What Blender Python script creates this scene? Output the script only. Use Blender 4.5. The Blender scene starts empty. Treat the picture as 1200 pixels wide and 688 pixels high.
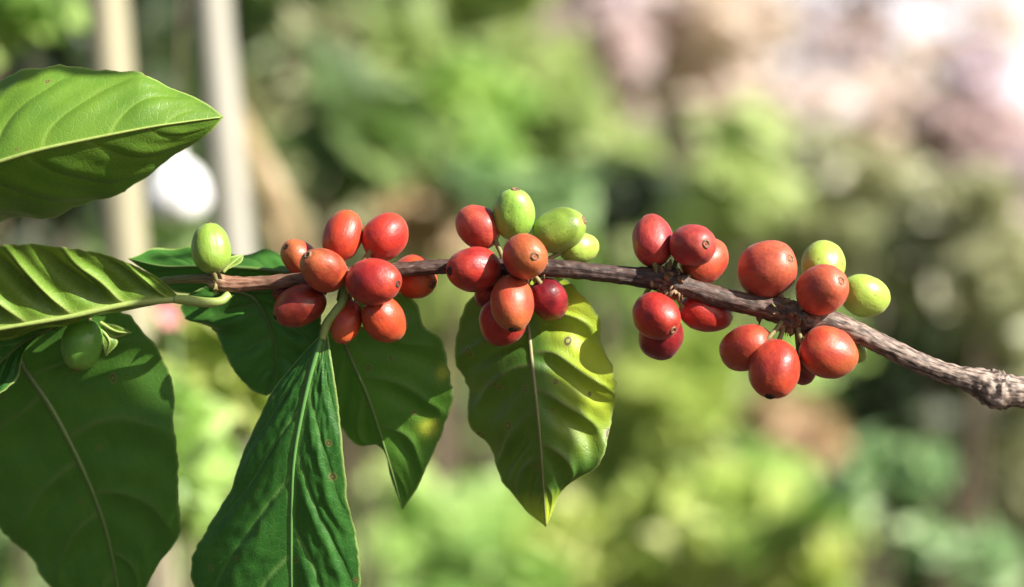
import bpy, math, random
import numpy as np
from mathutils import Vector, Matrix, noise
R = math.radians
random.seed(11); rng = np.random.default_rng(11)
S = bpy.context.scene
SUN = Vector((.70, -.43, .57)).normalized()          # direction towards the sun
COL = S.collection

# ------------------------------------------------------------------ camera frame
CAMZ, FD, FW = 1.30, 0.60, 0.30            # camera height, focus distance, field width there
MM = 0.00025                               # metres per photo pixel in the focus plane
def P(px, py, off=0.0):
    """point seen at photo pixel (px,py); off = pixels (0.25 mm) behind the focus plane"""
    d = FD + off*MM
    k = d/FD*MM
    return Vector(((px-600)*k, d, CAMZ-(py-344)*k))
def PD(px, py, D):
    return P(px, py, (D-FD)/MM)

# ------------------------------------------------------------------ helpers
def empty(name, loc, label, cat, group=None):
    o = bpy.data.objects.new(name, None); COL.objects.link(o)
    o.location = loc; o.empty_display_size = .01
    o['label'] = label; o['category'] = cat
    if group: o['group'] = group
    return o
def mesh_obj(name, verts, faces, mat, parent=None, smooth=True, attrs=None, label=None):
    me = bpy.data.meshes.new(name)
    v = np.asarray(verts, dtype=np.float64).reshape(-1, 3)
    if parent is not None: v = v - np.array(parent_world(parent))
    me.from_pydata(v.tolist(), [], faces if isinstance(faces, list) else faces.tolist())
    me.update()
    if smooth: me.polygons.foreach_set('use_smooth', [True]*len(me.polygons))
    for k, (typ, arr) in (attrs or {}).items():
        a = me.attributes.new(k, typ, 'POINT')
        arr = np.asarray(arr, dtype=np.float32)
        a.data.foreach_set('vector' if typ == 'FLOAT_VECTOR' else 'value', arr.ravel())
    me.materials.append(mat)
    o = bpy.data.objects.new(name, me); COL.objects.link(o)
    if parent is not None: o.parent = parent
    if label: o['label'] = label
    return o
def parent_world(p):
    v = Vector((0, 0, 0))
    while p is not None:
        v += p.location; p = p.parent
    return v
def tag(o, label, cat, group=None):
    o['label'] = label; o['category'] = cat
    if group: o['group'] = group
def set_origin(o, w):
    """move the origin of a mesh part to world point w"""
    off = Vector(w) - parent_world(o)
    o.data.transform(Matrix.Translation(-off)); o.location = o.location + off
def catmull(pts, n):
    """n points evenly spaced by length along a Catmull-Rom curve through pts (any dimension)"""
    p = np.asarray(pts, float)
    q = np.vstack([2*p[0]-p[1], p, 2*p[-1]-p[-2]])
    out = []
    for i in range(1, len(q)-2):
        t = np.linspace(0, 1, 24, endpoint=False)[:, None]
        a, b, c, d = q[i-1], q[i], q[i+1], q[i+2]
        out.append(.5*((2*b)+(-a+c)*t+(2*a-5*b+4*c-d)*t**2+(-a+3*b-3*c+d)*t**3))
    out.append(p[-1:]); out = np.vstack(out)
    L = np.r_[0, np.cumsum(np.linalg.norm(np.diff(out[:, :3], axis=0), axis=1))]
    u = np.linspace(0, L[-1], n)
    return np.stack([np.interp(u, L, out[:, k]) for k in range(p.shape[1])], 1)
def grid_faces(nu, nv, closed=False):
    i = np.arange(nu-1)[:, None]; m = nv if closed else nv-1
    j = np.arange(m)[None, :]; j2 = (j+1) % nv
    return np.stack([i*nv+j, (i+1)*nv+j, (i+1)*nv+j2, i*nv+j2], -1).reshape(-1, 4)
def nz(x, y, z=0., s=1.): return noise.noise(Vector((x*s, y*s, z*s)))
def tube(pts, sides=12, rough=0., fx=1., n=None, seed=0.):
    """pts rows: x,y,z,r"""
    c = catmull(pts, n or max(8, len(pts)*8))
    p, r = c[:, :3], c[:, 3]
    T = np.gradient(p, axis=0); T /= np.linalg.norm(T, axis=1)[:, None]+1e-12
    up = np.array([0, -1., 0.15]); V, F = [], []
    L = np.r_[0, np.cumsum(np.linalg.norm(np.diff(p, axis=0), axis=1))]
    ang = np.linspace(0, 2*math.pi, sides, endpoint=False)
    for i in range(len(p)):
        a = np.cross(T[i], up); a /= np.linalg.norm(a)+1e-12; b = np.cross(a, T[i])
        for th in ang:
            rr = r[i]
            if rough:
                rr *= 1+rough*(nz(math.cos(th)*fx, math.sin(th)*fx, L[i]*180+seed)
                               + .6*nz(math.cos(th)*fx*2.6, math.sin(th)*fx*2.6, L[i]*60+9+seed)
                               + .5*nz(math.cos(th)*1.2, math.sin(th)*1.2, L[i]*500+3+seed))
            V.append(p[i]+rr*(a*math.cos(th)+b*math.sin(th)))
    n_ = len(p); F = grid_faces(n_, sides, True).tolist()
    V.append(p[0]); V.append(p[-1])
    for j in range(sides):
        F.append([len(V)-2, j, (j+1) % sides]); F.append([len(V)-1, (n_-1)*sides+(j+1) % sides, (n_-1)*sides+j])
    al = np.r_[np.repeat(np.linspace(0, 1, n_), sides), 0, 1]
    return np.array(V), F, al

# ------------------------------------------------------------------ materials
def new_mat(name):
    m = bpy.data.materials.new(name); m.use_nodes = True
    nt = m.node_tree; nt.nodes.clear()
    return m, nt, nt.nodes, nt.links
def N(ns, t, **k):
    n = ns.new(t)
    for a, b in k.items(): setattr(n, a, b)
    return n
def rgb(c): return (c[0], c[1], c[2], 1)
def ramp(ns, stops):
    n = ns.new('ShaderNodeValToRGB'); e = n.color_ramp.elements
    while len(e) < len(stops): e.new(.5)
    for i, (p, c) in enumerate(stops):
        e[i].position = p; e[i].color = rgb(c) if not isinstance(c, float) else (c, c, c, 1)
    return n
def mix(ns, ls, f, a, b, blend='MIX'):
    n = ns.new('ShaderNodeMix'); n.data_type = 'RGBA'; n.blend_type = blend
    def put(s, v):
        if isinstance(v, bpy.types.NodeSocket): ls.new(v, s)
        elif isinstance(v, (int, float)): s.default_value = v
        else: s.default_value = rgb(v)
    put(n.inputs[0], f); put(n.inputs[6], a); put(n.inputs[7], b)
    return n.outputs[2]
def math_(ns, ls, op, a, b=0., c=None, clamp=False):
    n = ns.new('ShaderNodeMath'); n.operation = op; n.use_clamp = clamp
    for i, v in enumerate((a, b) if c is None else (a, b, c)):
        if isinstance(v, bpy.types.NodeSocket): ls.new(v, n.inputs[i])
        else: n.inputs[i].default_value = v
    return n.outputs[0]

def leaf_mat(name, top, top2, under, vein, trans, tfac=.35, rough=.38, spots=.5, yellow=None, ymask=0., under_is_front=False, spsize=1.):
    m, nt, ns, ls = new_mat(name)
    out = N(ns, 'ShaderNodeOutputMaterial'); pr = N(ns, 'ShaderNodeBsdfPrincipled'); tr = N(ns, 'ShaderNodeBsdfTranslucent')
    luv = N(ns, 'ShaderNodeAttribute', attribute_name='luv'); va = N(ns, 'ShaderNodeAttribute', attribute_name='vein')
    ed = N(ns, 'ShaderNodeAttribute', attribute_name='edge'); ye = N(ns, 'ShaderNodeAttribute', attribute_name='yel')
    geo = N(ns, 'ShaderNodeNewGeometry')
    n1 = N(ns, 'ShaderNodeTexNoise'); n1.inputs['Scale'].default_value = .09; n1.inputs['Detail'].default_value = 5
    n2 = N(ns, 'ShaderNodeTexNoise'); n2.inputs['Scale'].default_value = .9; n2.inputs['Detail'].default_value = 4
    vo = N(ns, 'ShaderNodeTexVoronoi', feature='DISTANCE_TO_EDGE', voronoi_dimensions='2D'); vo.inputs['Scale'].default_value = .42
    vf = N(ns, 'ShaderNodeTexVoronoi', feature='DISTANCE_TO_EDGE', voronoi_dimensions='2D'); vf.inputs['Scale'].default_value = 1.6
    sp = N(ns, 'ShaderNodeTexVoronoi', feature='F1', voronoi_dimensions='2D'); sp.inputs['Scale'].default_value = .085
    # wobble the lookup so that cells are uneven
    wob = N(ns, 'ShaderNodeVectorMath', operation='MULTIPLY_ADD')
    nw = N(ns, 'ShaderNodeTexNoise'); nw.inputs['Scale'].default_value = .35
    ls.new(luv.outputs['Vector'], nw.inputs['Vector']); ls.new(nw.outputs['Color'], wob.inputs[0])
    wob.inputs[1].default_value = (2.2, 2.2, 0); ls.new(luv.outputs['Vector'], wob.inputs[2])
    for n in (n1, n2, sp): ls.new(luv.outputs['Vector'], n.inputs['Vector'])
    for n in (vo, vf): ls.new(wob.outputs[0], n.inputs['Vector'])
    f1 = ramp(ns, [(.32, 0.), (.68, 1.)]); ls.new(n1.outputs['Fac'], f1.inputs[0])
    lam = mix(ns, ls, f1.outputs[0], top, top2)
    fine = math_(ns, ls, 'MULTIPLY', math_(ns, ls, 'SUBTRACT', n2.outputs['Fac'], .5), .55)
    lam = mix(ns, ls, math_(ns, ls, 'ABSOLUTE', fine, clamp=True), lam, (top[0]*1.7+.01, top[1]*1.35, top[2]*1.2))
    # net of small veins
    tv = math_(ns, ls, 'SUBTRACT', 1., math_(ns, ls, 'MULTIPLY', vo.outputs['Distance'], 9., clamp=True), clamp=True)
    lam = mix(ns, ls, math_(ns, ls, 'MULTIPLY', tv, .12), lam, vein)
    if yellow:
        yr = math_(ns, ls, 'MULTIPLY', ye.outputs['Fac'], math_(ns, ls, 'ADD', .55, math_(ns, ls, 'MULTIPLY', n1.outputs['Fac'], .9)), clamp=True)
        lam = mix(ns, ls, yr, lam, yellow)
    backc = mix(ns, ls, f1.outputs[0], under, [c*.8 for c in under])
    backc = mix(ns, ls, math_(ns, ls, 'MULTIPLY', tv, .15), backc, vein)
    a, b = (backc, lam) if under_is_front else (lam, backc)
    base = mix(ns, ls, geo.outputs['Backfacing'], a, b)
    base = mix(ns, ls, math_(ns, ls, 'MULTIPLY', va.outputs['Fac'], .8), base, vein)
    base = mix(ns, ls, math_(ns, ls, 'MULTIPLY', ed.outputs['Fac'], .85), base, (.34, .44, .13))  # pale leaf margin, its colour also imitates light caught on the rim
    if spots:
        sepc = N(ns, 'ShaderNodeSeparateColor'); ls.new(sp.outputs['Color'], sepc.inputs[0])
        pick = math_(ns, ls, 'GREATER_THAN', sepc.outputs[0], 1-spots)
        size = math_(ns, ls, 'MULTIPLY_ADD', sepc.outputs[1], .10*spsize, .035*spsize)
        d = math_(ns, ls, 'DIVIDE', sp.outputs['Distance'], size)
        halo = ramp(ns, [(.55, 1.), (1., 0.)]); ls.new(d, halo.inputs[0])
        core = ramp(ns, [(.22, 0.), (.34, 1.), (.52, 1.), (.62, 0.)]); ls.new(d, core.inputs[0])
        base = mix(ns, ls, math_(ns, ls, 'MULTIPLY', math_(ns, ls, 'MULTIPLY', halo.outputs[0], pick), .6), base, (.22, .20, .07))
        base = mix(ns, ls, math_(ns, ls, 'MULTIPLY', math_(ns, ls, 'MULTIPLY', core.outputs[0], pick), .8), base, (.06, .022, .012))
    ls.new(base, pr.inputs['Base Color'])
    rr = math_(ns, ls, 'MULTIPLY_ADD', n2.outputs['Fac'], .25, rough-.12)
    rr = math_(ns, ls, 'MULTIPLY_ADD', geo.outputs['Backfacing'], -.15 if under_is_front else .15, rr)
    ls.new(rr, pr.inputs['Roughness']); pr.inputs['Specular IOR Level'].default_value = .32
    h = math_(ns, ls, 'MULTIPLY_ADD', tv, -.5, math_(ns, ls, 'MULTIPLY', n2.outputs['Fac'], .6))
    h = math_(ns, ls, 'MULTIPLY_ADD', math_(ns, ls, 'MULTIPLY', vf.outputs['Distance'], 3., clamp=True), .35, h)
    bu = N(ns, 'ShaderNodeBump'); bu.inputs['Strength'].default_value = .4; bu.inputs['Distance'].default_value = .00018
    ls.new(h, bu.inputs['Height']); ls.new(bu.outputs[0], pr.inputs['Normal']); ls.new(bu.outputs[0], tr.inputs['Normal'])
    tc = mix(ns, ls, .55, base, trans)
    tc = mix(ns, ls, math_(ns, ls, 'MULTIPLY', va.outputs['Fac'], .4), tc, vein)
    ls.new(tc, tr.inputs['Color'])
    mx = N(ns, 'ShaderNodeMixShader'); mx.inputs[0].default_value = tfac
    ls.new(pr.outputs[0], mx.inputs[1]); ls.new(tr.outputs[0], mx.inputs[2]); ls.new(mx.outputs[0], out.inputs[0])
    return m

def simple_mat(name, c1, c2, scale=300., rough=.5, bump=.3, dist=.0002, sss=0., coord='Generated', stretch=(1, 1, 1)):
    m, nt, ns, ls = new_mat(name)
    out = N(ns, 'ShaderNodeOutputMaterial'); pr = N(ns, 'ShaderNodeBsdfPrincipled')
    tc = N(ns, 'ShaderNodeTexCoord'); mp = N(ns, 'ShaderNodeMapping'); mp.inputs['Scale'].default_value = stretch
    ls.new(tc.outputs[coord], mp.inputs[0])
    n1 = N(ns, 'ShaderNodeTexNoise'); n1.inputs['Scale'].default_value = scale; n1.inputs['Detail'].default_value = 6
    ls.new(mp.outputs[0], n1.inputs['Vector'])
    f = ramp(ns, [(.3, 0.), (.7, 1.)]); ls.new(n1.outputs['Fac'], f.inputs[0])
    ls.new(mix(ns, ls, f.outputs[0], c1, c2), pr.inputs['Base Color'])
    pr.inputs['Roughness'].default_value = rough
    if sss:
        pr.inputs['Subsurface Weight'].default_value = sss; pr.inputs['Subsurface Scale'].default_value = .002
        pr.inputs['Subsurface Radius'].default_value = (1, .5, .2)
    bu = N(ns, 'ShaderNodeBump'); bu.inputs['Strength'].default_value = bump; bu.inputs['Distance'].default_value = dist
    ls.new(n1.outputs['Fac'], bu.inputs['Height']); ls.new(bu.outputs[0], pr.inputs['Normal'])
    ls.new(pr.outputs[0], out.inputs[0])
    return m

def cherry_mat(name, main, second, end, endpos=.55, rough=.36, sss=.10, blot=.85, sssr=(1, .25, .12)):
    """main/second: mottled skin colours; end: colour of the riper or paler end near the calyx"""
    m, nt, ns, ls = new_mat(name)
    out = N(ns, 'ShaderNodeOutputMaterial'); pr = N(ns, 'ShaderNodeBsdfPrincipled')
    oi = N(ns, 'ShaderNodeObjectInfo'); tc = N(ns, 'ShaderNodeTexCoord')
    ax = N(ns, 'ShaderNodeAttribute', attribute_name='axp')       # -1 stalk end .. 1 calyx end
    loc = N(ns, 'ShaderNodeAttribute', attribute_name='loc')
    off = N(ns, 'ShaderNodeVectorMath', operation='ADD'); ls.new(loc.outputs['Vector'], off.inputs[0])
    rnd = N(ns, 'ShaderNodeCombineXYZ'); 
    r20 = math_(ns, ls, 'MULTIPLY', oi.outputs['Random'], 37.)
    for i in range(3): ls.new(r20, rnd.inputs[i])
    ls.new(rnd.outputs[0], off.inputs[1])
    n1 = N(ns, 'ShaderNodeTexNoise'); n1.inputs['Scale'].default_value = 1.1; n1.inputs['Detail'].default_value = 4; n1.inputs['Distortion'].default_value = .6
    n2 = N(ns, 'ShaderNodeTexNoise'); n2.inputs['Scale'].default_value = 9; n2.inputs['Detail'].default_value = 6
    n3 = N(ns, 'ShaderNodeTexVoronoi'); n3.inputs['Scale'].default_value = 13
    n4 = N(ns, 'ShaderNodeTexNoise'); n4.inputs['Scale'].default_value = 2.6; n4.inputs['Detail'].default_value = 8; n4.inputs['Roughness'].default_value = .7
    st = N(ns, 'ShaderNodeMapping'); st.inputs['Scale'].default_value = (7, 7, .9); ls.new(off.outputs[0], st.inputs[0])
    ns_ = N(ns, 'ShaderNodeTexNoise'); ns_.inputs['Scale'].default_value = 1.; ns_.inputs['Detail'].default_value = 3; ls.new(st.outputs[0], ns_.inputs['Vector'])
    for n in (n1, n2, n3, n4): ls.new(off.outputs[0], n.inputs['Vector'])
    f = ramp(ns, [(.40, 0.), (.60, 1.)]); ls.new(n1.outputs['Fac'], f.inputs[0])
    base = mix(ns, ls, math_(ns, ls, 'MULTIPLY', f.outputs[0], blot), main, second)
    # riper / paler end
    e = math_(ns, ls, 'ADD', ax.outputs['Fac'], math_(ns, ls, 'MULTIPLY_ADD', n4.outputs['Fac'], .9, -.45))
    er = ramp(ns, [(.0, 0.), (1., 1.)]); ls.new(math_(ns, ls, 'SUBTRACT', e, endpos-.35), er.inputs[0])
    base = mix(ns, ls, math_(ns, ls, 'MULTIPLY', er.outputs[0], .8), base, end)
    # fine lengthwise streaks and freckles
    s = ramp(ns, [(.42, 0.), (.72, 1.)]); ls.new(ns_.outputs['Fac'], s.inputs[0])
    base = mix(ns, ls, math_(ns, ls, 'MULTIPLY', s.outputs[0], .40), base, second)
    fr = ramp(ns, [(.06, 1.), (.16, 0.)]); ls.new(n3.outputs['Distance'], fr.inputs[0])
    sc = N(ns, 'ShaderNodeSeparateColor'); ls.new(n3.outputs['Color'], sc.inputs[0])
    base = mix(ns, ls, math_(ns, ls, 'MULTIPLY', math_(ns, ls, 'MULTIPLY', fr.outputs[0], math_(ns, ls, 'GREATER_THAN', sc.outputs[0], .6)), .32), base, [min(1, c*1.9+.05) for c in main])
    # a few brown scuffs
    sk = ramp(ns, [(.615, 0.), (.66, 1.)]); ls.new(n4.outputs['Fac'], sk.inputs[0])
    base = mix(ns, ls, math_(ns, ls, 'MULTIPLY', sk.outputs[0], .55), base, (.06, .025, .015))
    hs = N(ns, 'ShaderNodeHueSaturation'); ls.new(base, hs.inputs['Color'])
    ls.new(math_(ns, ls, 'MULTIPLY_ADD', oi.outputs['Random'], .022, .495), hs.inputs['Hue'])
    ls.new(math_(ns, ls, 'MULTIPLY_ADD', oi.outputs['Random'], .35, .82), hs.inputs['Value'])
    ls.new(hs.outputs[0], pr.inputs['Base Color'])
    ls.new(math_(ns, ls, 'MULTIPLY_ADD', n2.outputs['Fac'], .22, rough-.1), pr.inputs['Roughness'])
    pr.inputs['Subsurface Weight'].default_value = sss; pr.inputs['Subsurface Scale'].default_value = .0022
    pr.inputs['Subsurface Radius'].default_value = sssr
    pr.inputs['Coat Weight'].default_value = .12; pr.inputs['Coat Roughness'].default_value = .2; pr.inputs['Sheen Weight'].default_value = .07; pr.inputs['Sheen Roughness'].default_value = .45; pr.inputs['Sheen Tint'].default_value = (1, .85, .82, 1)
    bu = N(ns, 'ShaderNodeBump'); bu.inputs['Strength'].default_value = .5; bu.inputs['Distance'].default_value = .0002
    ls.new(math_(ns, ls, 'ADD', n2.outputs['Fac'], math_(ns, ls, 'MULTIPLY', ns_.outputs['Fac'], .7)), bu.inputs['Height'])
    ls.new(bu.outputs[0], pr.inputs['Normal']); ls.new(pr.outputs[0], out.inputs[0])
    return m

def bark_mat():
    m, nt, ns, ls = new_mat('coffee_bark')
    out = N(ns, 'ShaderNodeOutputMaterial'); pr = N(ns, 'ShaderNodeBsdfPrincipled')
    al = N(ns, 'ShaderNodeAttribute', attribute_name='along'); bc = N(ns, 'ShaderNodeAttribute', attribute_name='bc')
    n1 = N(ns, 'ShaderNodeTexNoise'); n1.inputs['Scale'].default_value = 1.; n1.inputs['Detail'].default_value = 7; n1.inputs['Roughness'].default_value = .62
    n2 = N(ns, 'ShaderNodeTexNoise'); n2.inputs['Scale'].default_value = 1.; n2.inputs['Detail'].default_value = 5
    m1 = N(ns, 'ShaderNodeMapping'); m1.inputs['Scale'].default_value = (.22, 1.3, 1.3)
    m2 = N(ns, 'ShaderNodeMapping'); m2.inputs['Scale'].default_value = (.35, .8, .8)
    ls.new(bc.outputs['Vector'], m1.inputs[0]); ls.new(bc.outputs['Vector'], m2.inputs[0])
    ls.new(m1.outputs[0], n1.inputs['Vector']); ls.new(m2.outputs[0], n2.inputs['Vector'])
    dark = ramp(ns, [(0, (.10, .16, .035)), (.055, (.16, .12, .05)), (.09, (.20, .085, .045)), (.3, (.040, .020, .014)), (.55, (.030, .018, .015)), (.72, (.06, .034, .024)), (.82, (.060, .038, .028)), (1, (.06, .042, .032))])
    lite = ramp(ns, [(0, (.18, .26, .06)), (.055, (.28, .20, .09)), (.09, (.30, .16, .10)), (.3, (.085, .045, .032)), (.55, (.075, .042, .034)), (.70, (.14, .085, .065)), (.80, (.27, .195, .155)), (1, (.34, .26, .215))])
    ls.new(al.outputs['Fac'], dark.inputs[0]); ls.new(al.outputs['Fac'], lite.inputs[0])
    f = ramp(ns, [(.42, 0.), (.58, 1.)]); ls.new(n1.outputs['Fac'], f.inputs[0])
    c = mix(ns, ls, f.outputs[0], dark.outputs[0], lite.outputs[0])
    g = ramp(ns, [(.58, 0.), (.70, 1.)]); ls.new(n2.outputs['Fac'], g.inputs[0])
    c = mix(ns, ls, math_(ns, ls, 'MULTIPLY', g.outputs[0], .45), c, (.30, .23, .18))
    cr = ramp(ns, [(.30, 1.), (.40, 0.)]); ls.new(n1.outputs['Fac'], cr.inputs[0])
    c = mix(ns, ls, math_(ns, ls, 'MULTIPLY', cr.outputs[0], .8), c, (.016, .010, .008))
    ls.new(c, pr.inputs['Base Color']); pr.inputs['Roughness'].default_value = .62
    bu = N(ns, 'ShaderNodeBump'); bu.inputs['Strength'].default_value = .8; bu.inputs['Distance'].default_value = .0004
    ls.new(math_(ns, ls, 'ADD', n1.outputs['Fac'], math_(ns, ls, 'MULTIPLY', n2.outputs['Fac'], .5)), bu.inputs['Height'])
    ls.new(bu.outputs[0], pr.inputs['Normal']); ls.new(pr.outputs[0], out.inputs[0])
    return m

def foliage_mat(name, c1, c2, trans, tfac=.38, rough=.42, extra=None):
    m, nt, ns, ls = new_mat(name)
    out = N(ns, 'ShaderNodeOutputMaterial'); pr = N(ns, 'ShaderNodeBsdfPrincipled'); tr = N(ns, 'ShaderNodeBsdfTranslucent')
    at = N(ns, 'ShaderNodeAttribute', attribute_name='rnd')
    m_ = [(a+b)/2 for a, b in zip(c1, c2)]; e = extra or [min(.8, c2[0]*1.25+.04), min(.8, c2[1]*1.2+.04), c2[2]*1.5+.05]
    rp = ramp(ns, [(.15, c1), (.42, m_), (.62, c2), (.85, e)]); rp.color_ramp.interpolation = 'LINEAR'
    ls.new(at.outputs['Fac'], rp.inputs[0]); c = rp.outputs[0]
    n1 = N(ns, 'ShaderNodeTexNoise'); n1.inputs['Scale'].default_value = 40; tc = N(ns, 'ShaderNodeTexCoord'); ls.new(tc.outputs['Object'], n1.inputs['Vector'])
    c = mix(ns, ls, math_(ns, ls, 'MULTIPLY', n1.outputs['Fac'], .3), c, c2)
    ls.new(c, pr.inputs['Base Color']); pr.inputs['Roughness'].default_value = rough
    ls.new(mix(ns, ls, .6, c, trans), tr.inputs['Color'])
    mx = N(ns, 'ShaderNodeMixShader'); mx.inputs[0].default_value = tfac
    ls.new(pr.outputs[0], mx.inputs[1]); ls.new(tr.outputs[0], mx.inputs[2]); ls.new(mx.outputs[0], out.inputs[0])
    return m

BARK = bark_mat()
PET = simple_mat('green_petiole', (.22, .32, .07), (.34, .40, .12), 60, .42, .2, sss=.1)
PETD = simple_mat('dark_petiole', (.085, .15, .035), (.12, .20, .05), 60, .42, .2)
STALK = simple_mat('cherry_stalk', (.14, .13, .04), (.24, .20, .08), 12, .6, .4)
SCALE = simple_mat('dry_scale', (.10, .055, .03), (.30, .20, .10), 9, .75, .8)
CALYX = simple_mat('calyx_scar', (.05, .022, .014), (.30, .17, .08), 5, .7, .8)
CALDK = simple_mat('calyx_dark', (.015, .010, .008), (.05, .025, .015), 7, .8, .6)

RED = cherry_mat('skin_red', (.46, .024, .014), (.26, .008, .013), (.40, .05, .022), .7, rough=.42)
PINK = cherry_mat('skin_rose', (.48, .055, .036), (.28, .014, .020), (.40, .08, .04), .55, rough=.5)
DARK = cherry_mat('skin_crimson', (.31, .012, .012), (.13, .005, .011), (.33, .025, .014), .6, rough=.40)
ORNG = cherry_mat('skin_orange_red', (.44, .062, .022), (.37, .022, .016), (.36, .12, .035), .55, rough=.48)
SCAR = cherry_mat('skin_scarlet', (.47, .020, .014), (.34, .010, .013), (.46, .085, .022), .6, rough=.45)
GREN = cherry_mat('skin_green', (.26, .40, .050), (.20, .33, .045), (.30, .43, .07), .7, rough=.38, blot=.6, sssr=(.6, 1, .2))
GYEL = cherry_mat('skin_yellow_green', (.36, .46, .07), (.29, .41, .055), (.42, .46, .09), .6, rough=.40, blot=.6, sssr=(.7, 1, .2))
GDRK = cherry_mat('skin_mid_green', (.14, .30, .04), (.10, .23, .03), (.22, .36, .05), .6, rough=.36, blot=.6, sssr=(.6, 1, .2))

# ------------------------------------------------------------------ the coffee branch
branch = empty('coffee_branch', P(600, 330, 0), 'woody coffee branch in focus across the whole picture, carrying red and green cherries and leaves', 'branch')

# woody stem:  px, py, depth, radius (all in photo pixels)
stem_pts = [(-150, 470, 110, 5), (-60, 428, 100, 5), (20, 392, 84, 5), (95, 364, 62, 6), (105, 360, 60, 8), (116, 356, 58, 6), (185, 331, 34, 5.2), (238, 327, 12, 6.0), (253, 330, 6, 11), (268, 333, 4, 10), (300, 332, 3, 9),
            (350, 328, 2, 9), (400, 324, 2, 11), (425, 321, 2, 10), (470, 316, 0, 9.5), (527, 312, 0, 9.5), (575, 314, 0, 11), (610, 315, 0, 13), (645, 314, 0, 11.5),
            (690, 318, 0, 11), (740, 324, 0, 11.5), (765, 326, 0, 14), (785, 329, 0, 17), (808, 337, 0, 13.5), (850, 350, 0, 13), (895, 360, 0, 14), (920, 366, 0, 18),
            (945, 373, 0, 19), (970, 377, 0, 16), (1000, 388, 0, 14), (1022, 398, 0, 13), (1060, 417, 0, 13), (1091, 431, 0, 13.2), (1125, 442, 0, 14), (1150, 449, 0, 19), (1168, 457, 0, 23.5), (1186, 459, 0, 20),
            (1215, 462, 0, 18), (1300, 478, -4, 17), (1420, 505, -12, 17)]
sp_w = [(*P(a, b, c), r*MM) for a, b, c, r in stem_pts]
c = catmull(sp_w, 900)
p, r = c[:, :3], c[:, 3]*.93
T = np.gradient(p, axis=0); T /= np.linalg.norm(T, axis=1)[:, None]
Ls = np.r_[0, np.cumsum(np.linalg.norm(np.diff(p, axis=0), axis=1))]
sides = 40; V = []; BC = []; AL = []
pxs = p[:, 0]/(p[:, 1]/FD*MM)+600
for i in range(len(p)):
    a = np.cross(T[i], (0, -1, .1)); a /= np.linalg.norm(a); b = np.cross(a, T[i])
    x = Ls[i]*1000
    alv = np.clip((pxs[i]-180)/1020, 0, 1)
    rg = .35 if alv < .07 else (.6 if 960 < pxs[i] < 1145 else 1.)
    lump = 1.
    for nx_, amp in ((253, .5), (400, .5), (610, .6), (785, 1.), (930, 1.), (1166, 1.5), (105, .4)):
        lump += amp*math.exp(-((pxs[i]-nx_)/19)**2)
    for k in range(sides):
        th = 2*math.pi*k/sides; cx, cy = math.cos(th), math.sin(th)
        q = rg*(.10*nz(cx*2.2, cy*2.2, x*.06) + .07*nz(cx*5, cy*5, x*.10+5) + .05*nz(cx*9, cy*9, x*.35+2))
        q += .09*lump*nz(cx*1.6+4, cy*1.6, x*.55) + (lump-1)*.10*nz(cx*3.5, cy*3.5, x*1.5+8)
        V.append(p[i]+r[i]*(1+q)*(a*cx+b*cy)); BC.append((x, cx*2.6, cy*2.6)); AL.append(alv)
mesh_obj('stem', V, grid_faces(len(p), sides, True), BARK, branch, attrs={'along': ('FLOAT', AL), 'bc': ('FLOAT_VECTOR', BC)})

def stem_at(px):
    i = int(np.argmin(abs(pxs-px))); return Vector(p[i]), r[i]

# --- node clutter: dried scales and stubs round each fruiting node
def scales(px, n, spread, mat, size=5, seed=0, name='bud_scales', up=0):
    rs = random.Random(seed); V, F = [], []
    for k in range(n):
        q, rad = stem_at(px+rs.gauss(0, spread))
        th = rs.uniform(0, 6.28); d = Vector((rs.uniform(-.5, .5), math.cos(th), math.sin(th)+up)).normalized()
        s = size*MM*rs.uniform(.5, 1.3); ax = d.cross(Vector((rs.random(), rs.random(), rs.random()))).normalized(); bx = d.cross(ax)
        base = q+d*rad*.85; b0 = len(V)
        wob = [rs.uniform(.6, 1.25) for _ in range(24)]
        for j, (h, w) in enumerate(((-.3, .75), (.35, .85), (1.0, .55), (1.5, .12))):
            for m_ in range(6):
                a_ = m_*math.pi/3
                V.append(base+d*h*s*wob[j*6+m_]+(ax*math.cos(a_)*w+bx*math.sin(a_)*w*.5)*s*wob[(j*7+m_) % 24])
        for j in range(3):
            for m_ in range(6):
                F.append([b0+j*6+m_, b0+j*6+(m_+1) % 6, b0+(j+1)*6+(m_+1) % 6, b0+(j+1)*6+m_])
        F.append([b0+18+m_ for m_ in range(6)])
    return mesh_obj(name, V, F, mat, branch, attrs={'along': ('FLOAT', [min(1, max(0, (px-180)/1020))]*len(V)), 'bc': ('FLOAT_VECTOR', [(v_[0]*1000, v_[1]*1000, v_[2]*1000) for v_ in V])})
scales(780, 60, 10, SCALE, 6.5, 1); scales(776, 9, 10, STALK, 5, 11, 'stalk_stubs')
scales(930, 60, 13, SCALE, 6.5, 2); scales(930, 10, 14, STALK, 5, 12, 'stalk_stubs', -.6)
scales(400, 40, 14, SCALE, 6, 3); scales(606, 40, 14, SCALE, 6, 4)
scales(1163, 5, 8, BARK, 5, 5, 'bark_knobs'); scales(252, 14, 5, STALK, 5, 6); scales(105, 8, 5, STALK, 5, 7)

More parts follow.
